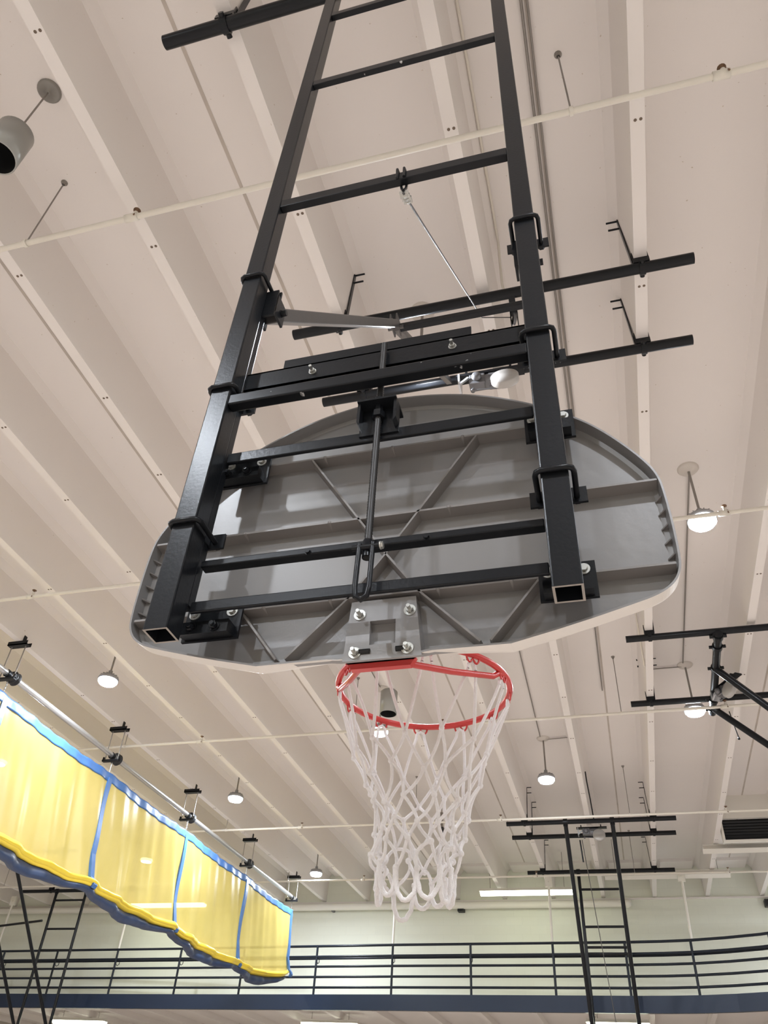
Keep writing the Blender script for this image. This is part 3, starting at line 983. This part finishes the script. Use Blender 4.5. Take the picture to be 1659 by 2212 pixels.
conduit([(-3.43, 8.6, cz), (-3.43, 11.3, cz)], .009, 'rod', 'thin conduit running to the lamp seen inside the hoop')
conduit([(.57, 8.6, cz), (.59, 8.85, cz - .03), (.655, 9.3, 5.9), (.70, 10.1, 5.47)], .012, 'pipe', 'cream conduit curving onto the rib right of the backboard')

# ================================================================== DIVIDER CURTAIN
CX = -7.769
cur = thing('divider_curtain', 'long yellow see-through divider curtain with blue borders, drawn up', 'curtain', (CX, 12, 3.0))
SEAM = [5.2, 8.05, 10.85, 13.65, 16.55, 19.38]


def cx_off(y, z):
    f = (4.69 - z) / 1.6
    return .05 * math.sin(y * 2.3 + 1.3) * f + .025 * math.sin(y * 7.1 + z * 2) * (.35 + f) + .012 * math.sin(y * 17 + z * 5)


def top_z(y):
    for a, b in zip(SEAM, SEAM[1:]):
        if a <= y <= b:
            t = (y - a) / (b - a)
            return 4.70 - .035 * math.sin(math.pi * t)
    return 4.70


def bot_z(y):
    z = 3.05 + .012 * math.sin(y * 1.1)
    if y > 16.5:
        z += .30 * ((y - 16.5) / 2.9) ** 2
    for s_ in SEAM:
        z += .03 * math.exp(-((y - s_) / .25) ** 2)
    return z


ys = [SEAM[0] + (SEAM[-1] - SEAM[0]) * i / 220 for i in range(221)]


def sheet(zf0, zf1, nz, name, m, off=0.0, thick=0.004):
    mb = MB()
    vs = []
    for y in ys:
        z0, z1 = zf0(y), zf1(y)
        for j in range(nz + 1):
            z = lerp(z0, z1, j / nz)
            vs.append((CX + off + cx_off(y, z), y, z))
    fs = []
    for i in range(len(ys) - 1):
        for j in range(nz):
            a = i * (nz + 1) + j
            fs.append((a, a + nz + 1, a + nz + 2, a + 1))
    mb.add(vs, fs, True)
    o = mb.build(name, m, cur)
    if thick:
        s_ = o.modifiers.new('thick', 'SOLIDIFY'); s_.thickness = thick; s_.offset = 0
    return o


sheet(bot_z, lambda y: top_z(y) - .11, 22, 'vinyl_sheet', 'yellow', 0, 0)
sheet(lambda y: top_z(y) - .135, lambda y: top_z(y), 5, 'top_border', 'blue', .0, .016)
for s_ in SEAM:                                                      # vertical straps
    mb = MB()
    pts = []
    for j in range(15):
        z = lerp(bot_z(s_) - .09, top_z(s_) - .08, j / 14) if j > 3 else bot_z(s_) - .09 + .05 * j
        yy = s_ + .11 / (1 + math.exp((z - bot_z(s_) - .06) / .035)) - (.05 if s_ == SEAM[-1] else 0)
        pts.append((CX + .022 + .085 * math.exp(-((z - bot_z(s_) + .03) / .09) ** 2) + cx_off(yy, z), yy, z))
    vs = []
    for p in pts:
        for dy, dx in ((-.05, 0), (.05, 0), (.05, -.044), (-.05, -.044)):
            vs.append((p[0] + dx, p[1] + dy, p[2]))
    fs = []
    for j in range(14):
        for q in range(4):
            fs.append((j * 4 + q, j * 4 + (q + 1) % 4, j * 4 + 4 + (q + 1) % 4, j * 4 + 4 + q))
    mb.add(vs, fs)
    mb.build('lift_strap', 'blue', cur)
for nm, m, dz, ax, az, dx in (('folded_roll', 'yellow_fold', -.035, .065, .040, .02), ('blue_skirt', 'navyskirt', -.105, .075, .040, -.01)):
    for part_i in range(1 if nm == 'blue_skirt' else 2):
        mb = MB()
        nn = 14
        vs = []
        yy = ys if nm != 'blue_skirt' else ys
        for i, y in enumerate(yy):
            zc = bot_z(y) + dz + (.035 * part_i)
            sg = 0
            if nm == 'blue_skirt':
                for a, b in zip(SEAM, SEAM[1:]):
                    if a <= y <= b:
                        sg = math.sin(math.pi * (y - a) / (b - a)) ** 2
                zc -= .05 * sg
            k = 1.0
            if y > 19.1:
                k = max(.35, 1 - (y - 19.1) * 1.6)
            for q in range(nn):
                a = 2 * math.pi * q / nn
                wob = 1 + .12 * math.sin(3 * a + y * 1.1 + part_i) + .08 * math.sin(5 * a - y * 1.9)
                h = az * (1 + 1.1 * sg)
                vs.append((CX + dx + .03 * part_i + cx_off(y, 3.1) + ax * wob * k * math.cos(a), y, zc + h * wob * k * math.sin(a)))
        fs = []
        for i in range(len(yy) - 1):
            for q in range(nn):
                fs.append((i * nn + q, i * nn + (q + 1) % nn, (i + 1) * nn + (q + 1) % nn, (i + 1) * nn + q))
        mb.add(vs, fs, True)
        mb.add(vs[:nn], [tuple(range(nn - 1, -1, -1))]); mb.add(vs[-nn:], [tuple(range(nn))])
        mb.build(nm, m, cur)

# tube the curtain hangs from, and its hangers
tb = thing('curtain_tube', 'shiny galvanised winding tube above the yellow curtain', 'tube', (CX, 12, 4.95))
MB().tube([(CX, 4.6, 4.95), (CX, 19.42, 4.965)], .042, 16).build('tube', 'galv', tb)
HL = ['curtain hanger out of the left edge', 'curtain hanger at the left edge above the yellow curtain', 'second curtain hanger from the left, above the first full blue strap',
      'third curtain hanger from the left, above the middle of the curtain', 'fourth curtain hanger from the left, short of the curtain end', 'last curtain hanger, at the right end of the yellow curtain']
for s_, lab in zip(SEAM, HL):
    y = s_ - .12
    t = thing('curtain_hanger', lab, 'hanger', (CX, y, 4.85), 'curtain hangers')
    mb = MB().box((CX - .16, y - .05, RIB_Z - .06), (CX + .16, y + .05, RIB_Z - .045)).box((CX - .16, y - .05, RIB_Z - .06), (CX + .16, y - .042, RIB_Z)).box((CX - .16, y + .042, RIB_Z - .06), (CX + .16, y + .05, RIB_Z))
    mb.box((CX + .052, y - .03, RIB_Z - .02), (CX + .06, y + .03, RIB_Z + .10)).box((CX - .06, y - .03, RIB_Z - .02), (CX - .052, y + .03, RIB_Z + .10))
    mb.build('rib_channel', 'steel', t)
    for dx in (-.115, .115):
        MB().tube([(CX + dx, y, 4.87), (CX + dx, y, RIB_Z - .03)], .008, 8).build('threaded_rod', 'rod', t)
    mb = MB().box((CX - .15, y - .03, 4.855), (CX + .15, y + .03, 4.885)).box((CX - .15, y - .02, 4.87), (CX - .13, y + .02, 4.93)).box((CX + .13, y - .02, 4.87), (CX + .15, y + .02, 4.93))
    mb.lathe([(.043, -.03), (.055, -.03), (.055, .03), (.043, .03)], (CX, y, 4.95), (0, 1, 0), 18, False)
    mb.build('bearing_bracket', 'steel', t)
    if s_ != SEAM[-1]:
        mb = MB().lathe([(.043, -.05), (.085, -.05), (.095, -.035), (.07, -.01), (.07, .01), (.095, .035), (.085, .05), (.043, .05)], (CX, y + .14, 4.95), (0, 1, 0), 24)
        mb.build('cord_drum', 'steel_dull', t)
    mb = MB()
    for k in range(5):
        z = 4.84 - .026 * k
        mb.lathe([(.010, -.004), (.014, 0), (.010, .004)], (CX, y + .05, z), (1 if k % 2 else 0, 0 if k % 2 else 1, 0), 8)
    mb.tube([(CX, y + .05, 4.86), (CX, y + .05, 4.70)], .005, 6)
    mb.build('chain', 'galv', t)

# ================================================================== FAR BACKSTOP (ladder frame on the axis of the near one)
G = 'black pipes over the far ladder frame'
overhead_pipe(-2.03, 1.17, 15.86, 'top black pipe over the far ladder frame', G)
overhead_pipe(-2.03, 1.18, 16.69, 'middle black pipe over the far ladder frame, just under the top one', G)
overhead_pipe(-2.02, 1.19, 19.14, 'lowest black pipe over the far ladder frame', G)


def ladder_frame(x0, x1, yl, yt, zt, slope_pts, rungs, zbot, label, foot_dx=0.0):
    t = thing('ladder_frame', label, 'backstop frame', ((x0 + x1) / 2, yl, zbot), 'distant ladder frames')
    for x in (x0, x1):
        MB().tube([(x, yl, zbot), (x, yl, zt - .03)], .036, 12).build('mast', 'steel', t)
        MB().tube([(x + slope_pts[2] * (1 if x == x1 else -1), yt, zt - .02), (x + slope_pts[2] * (1 if x == x1 else -1), slope_pts[0], slope_pts[1])], .040, 12).build('brace', 'steel', t)
        for yy in (yl, yt):
            mb = MB()
            xx = x if yy == yl else x + slope_pts[2] * (1 if x == x1 else -1)
            mb.lathe([(.045, -.04), (.058, -.04), (.058, .04), (.045, .04)], (xx, yy, zt), (1, 0, 0), 16, False)
            mb.tube([(xx, yy, zt - .08), (xx, yy, zt)], .045, 12)
            mb.build('pipe_collar', 'steel', t)
    for z in rungs:
        MB().tube([(x0, yl, z), (x1, yl, z)], .026, 10).build('rung', 'steel', t)
    return t


def brace_foot(p_top, q):
    """extend the line from p_top through q beyond q by 40 per cent"""
    return (q[0] + (q[0] - p_top[0]) * .25, q[1] + (q[1] - p_top[1]) * .25)


ft = brace_foot((15.86, 5.34), (18.41, 2.37))
ladder_frame(-.885, .0, 19.14, 15.86, 5.36, (ft[0], ft[1], 0.0), (4.985, 4.235, 3.84, 3.72), 1.0, 'distant black ladder frame hanging in front of the balcony, right of the net')
winch((-.42, 16.2, 5.30), 'grey winch with round cover between the two far black pipes')
t = thing('hoist_cable', 'thin cable hanging down inside the far ladder frame', 'cable', (-.5, 16.5, 5.1))
MB().tube([(-.62, 16.3, 5.15), (-.42, 19.0, 2.2)], .008, 6).build('wire', 'cable', t)
MB().tube([(-.66, 16.3, 5.15), (-.64, 16.35, 4.75)], .014, 8).build('hook', 'steel', t)
conduit([(-.36, 14.4, 5.75), (-.36, 14.6, 5.66), (-.35, 15.3, 5.58), (-.34, 16.0, 5.40)], .012, 'steel', 'dark cable dropping to the winch of the far ladder frame')

# ================================================================== RIGHT BACKSTOP (side court)
G = 'black pipes at the right edge'
overhead_pipe(.469, 5.2, 9.165, 'upper black pipe of the pair at the right edge', G, (.764, 3.202))
overhead_pipe(.482, 5.2, 11.005, 'lower black pipe of the pair at the right edge, in front of a lamp', G, (.764, 3.202))
sb = thing('side_backstop', 'black pipe frame with slanted legs and winch at the right edge', 'backstop frame', (1.6, 10.1, 4.6))
MB().tube([(1.565, 9.10, 5.29), (1.60, 11.32, 5.29)], .050, 14).build('cross_pipe', 'steel', sb)
for y in (9.165, 9.42, 9.98, 10.9, 11.2):
    mb = MB()
    xx = lerp(1.565, 1.60, (y - 9.1) / 2.2)
    mb.lathe([(.051, -.035), (.064, -.035), (.064, .035), (.051, .035)], (xx, y, 5.29), (0, 1, 0), 16, False)
    for s_ in (-1, 1):
        mb.tube([(xx + s_ * .05, y, 5.29), (xx + s_ * .10, y, 5.29)], .022, 8)
    mb.build('pipe_collar', 'steel', sb)
MB().tube([(1.565, 9.95, 5.27), (3.9, 9.95, 2.55)], .046, 12).build('leg', 'steel', sb)
MB().tube([(1.60, 11.1, 5.25), (3.9, 11.1, 2.96)], .046, 12).build('leg', 'steel', sb)
winch((1.72, 10.42, 5.24), 'grey winch with pale drum cover beside the slanted legs at the right edge', math.radians(-60))
t = MB().tube([(1.80, 11.15, 5.22), (1.83, 11.2, 5.0), (1.85, 11.22, 4.86)], .007, 6).lathe([(0, 0), (.018, .01), (.012, .04), (0, .05)], (1.85, 11.22, 4.82), (0, 0, 1), 10)
tag(t.build('hanging_cable', 'steel'), 'short dark cable dangling under the right winch', 'cable')

# ================================================================== LEFT BACKSTOP (beneath the curtain)
overhead_pipe(-16.05, -12.2, 19.85, 'short black pipe under the blue skirt of the curtain at lower left', 'black pipes at lower left', (-15.083, -12.645))
overhead_pipe(-17.0, -12.2, 16.6, 'black pipe mostly hidden by the yellow curtain at lower left', 'black pipes at lower left', (-15.083, -12.645))
ladder_frame(-14.89, -13.97, 19.85, 16.6, 5.36, (19.85, 2.12, 0.0), (5.12, 4.42, 3.92), 1.0, 'distant black ladder frame with crossing legs at the lower left')
MB_ = MB().tube([(-16.9, 19.85, 4.45), (-14.6, 19.2, 4.47)], .03, 8)
tag(MB_.build('tie_rod', 'steel'), 'horizontal black tie rod at the left edge above the railing', 'rod')

# ================================================================== STRIP LIGHTS, SPEAKERS, VENT
def strip_light(x0, x1, y, z, lit, label, group, ztop=SLAB_Z):
    t = thing('strip_light', label, 'strip light', ((x0 + x1) / 2, y, z), group)
    mb = MB()
    mb.prism([(-.05, .0), (.05, .0), (.05, .07), (-.05, .07)], 0, x1 - x0)
    if lit:
        mb.prism([(-.12, -.005), (.12, -.005), (.11, .012), (-.11, .012)], 0, x1 - x0)
    else:
        mb.prism([(-.05, .05), (-.16, -.05), (-.155, -.055), (-.045, .04)], 0, x1 - x0)
        mb.prism([(.045, .04), (.155, -.055), (.16, -.05), (.05, .05)], 0, x1 - x0)
    for p in mb.v:
        p.x, p.y, p.z = x0 + p.y, y + p.x, z + p.z
    mb.build('reflector', 'white', t)
    for x in (x0 + .25, x1 - .25):
        MB().tube([(x, y, z + .06), (x, y, ztop)], .006, 6).build('hanging_rod', 'rod', t)
    if lit:
        mb = MB()
        sec = [(-.115, -.006)] + [(-.115 * math.cos(math.pi * k / 8), -.03 - .06 * math.sin(math.pi * k / 8)) for k in range(9)] + [(.115, -.006)]
        mb.prism(sec, .02, x1 - x0 - .02)
        for p in mb.v:
            p.x, p.y, p.z = x0 + p.y, y + p.x, z + p.z
        mb.build('diffuser', 'strip', t)
    return t


GS = 'strip lights'
strip_light(-3.32, -1.05, 20.3, 5.27, True, 'lit strip light under the rib ends, between net and far ladder frame', GS)
strip_light(-13.1, -10.75, 20.6, 5.18, True, 'lit strip light shining through the yellow curtain', GS)
strip_light(1.72, 4.2, 17.75, 5.36, False, 'unlit white trough light nearest the dark vent at the right edge', GS)
strip_light(-.33, 2.36, 19.48, 5.36, False, 'unlit white trough light behind the far ladder frame', GS)
strip_light(-15.45, -13.85, 22.1, 2.66, True, 'lit strip light under the balcony at lower left', GS, BZ1 - .16)
strip_light(-8.0, -6.55, 21.45, 2.66, True, 'lit strip light under the balcony left of the net', GS, BZ1 - .16)
strip_light(-1.10, .22, 20.3, 2.64, True, 'lit strip light under the balcony at the foot of the far ladder frame', GS, BZ1 - .16)

for k, x in enumerate((-9.5, -4.5, .5, 5.5)):  # unseen lights, added to brighten the board and give the masts a green tinge
    strip_light(x, x + 2.3, YF + 1.0, 4.9, True, 'unseen strip light added behind the viewer to brighten the board and tint the masts green', 'added strip lights behind the viewer')

for (x, y, z, w, lab) in ((-4.02, YB - .10, 5.13, .17, 'small black loudspeaker at the wall top under the net'), (3.30, YB - .12, 5.17, .20, 'black loudspeaker on the far wall at the right edge'),
                          (-7.48, YB - .06, 5.17, .07, 'tiny grey sensor box on the far wall beside the curtain end')):
    t = thing('loudspeaker' if w > .1 else 'wall_sensor', lab, 'speaker' if w > .1 else 'sensor', (x, y, z))
    MB().box((x - w / 2, y - .08, z), (x + w / 2, y + .10, z + w * .75)).build('box', 'steel_dull' if w > .1 else 'grey', t, bevel=.008)
    if w > .1:
        MB().lathe([(0, 0), (w * .28, 0), (w * .33, .006), (w * .33, -.002)], (x, y - .081, z + w * .37), (0, -1, 0), 18).build('cone', 'canin', t)
    MB().box((x - .01, y + .09, z + .02), (x + .01, YB, z + .04)).build('wall_arm', 'steel_dull', t)
t = thing('hanging_speaker', 'narrow dark box hanging behind the lower net', 'speaker', (-3.5, 16.2, 5.2))
MB().box((-3.43, 16.15, 5.42), (-3.38, 16.22, 5.75)).build('strap', 'rod', t)
MB().box((-3.46, 16.12, 5.36), (-3.36, 16.25, 5.44)).build('box', 'steel_dull', t)
MB().tube([(-3.405, 16.185, 5.75), (-3.405, 16.185, SLAB_Z)], .008, 6).build('stem', 'rod', t)

# boxed roof vent between two ribs at the right edge
v = thing('roof_vent', 'white boxed roof vent with dark louvre between ribs at the right edge', 'vent', (2.6, 17.3, 5.25))
mb = MB().box((2.06, 17.0, 5.70), (3.12, 17.06, SLAB_Z)).box((2.06, 17.0, 5.24), (3.12, 17.06, 5.29)).box((2.06, 17.0, 5.29), (2.10, 17.06, 5.70)).box((3.08, 17.0, 5.29), (3.12, 17.06, 5.70))
mb.box((2.06, 17.06, 5.27), (2.09, 17.2, SLAB_Z)).box((3.09, 17.06, 5.27), (3.12, 17.2, SLAB_Z))
mb.build('casing', 'white', v)
mb = MB()
for k in range(7):
    z = 5.31 + .055 * k
    mb.bar((2.10, 17.08, z), (3.08, 17.08, z), .05, .006, (0, .7, .7))
mb.box((2.10, 17.14, 5.27), (3.08, 17.16, 5.72))
mb.build('louvre', 'steel_dull', v)
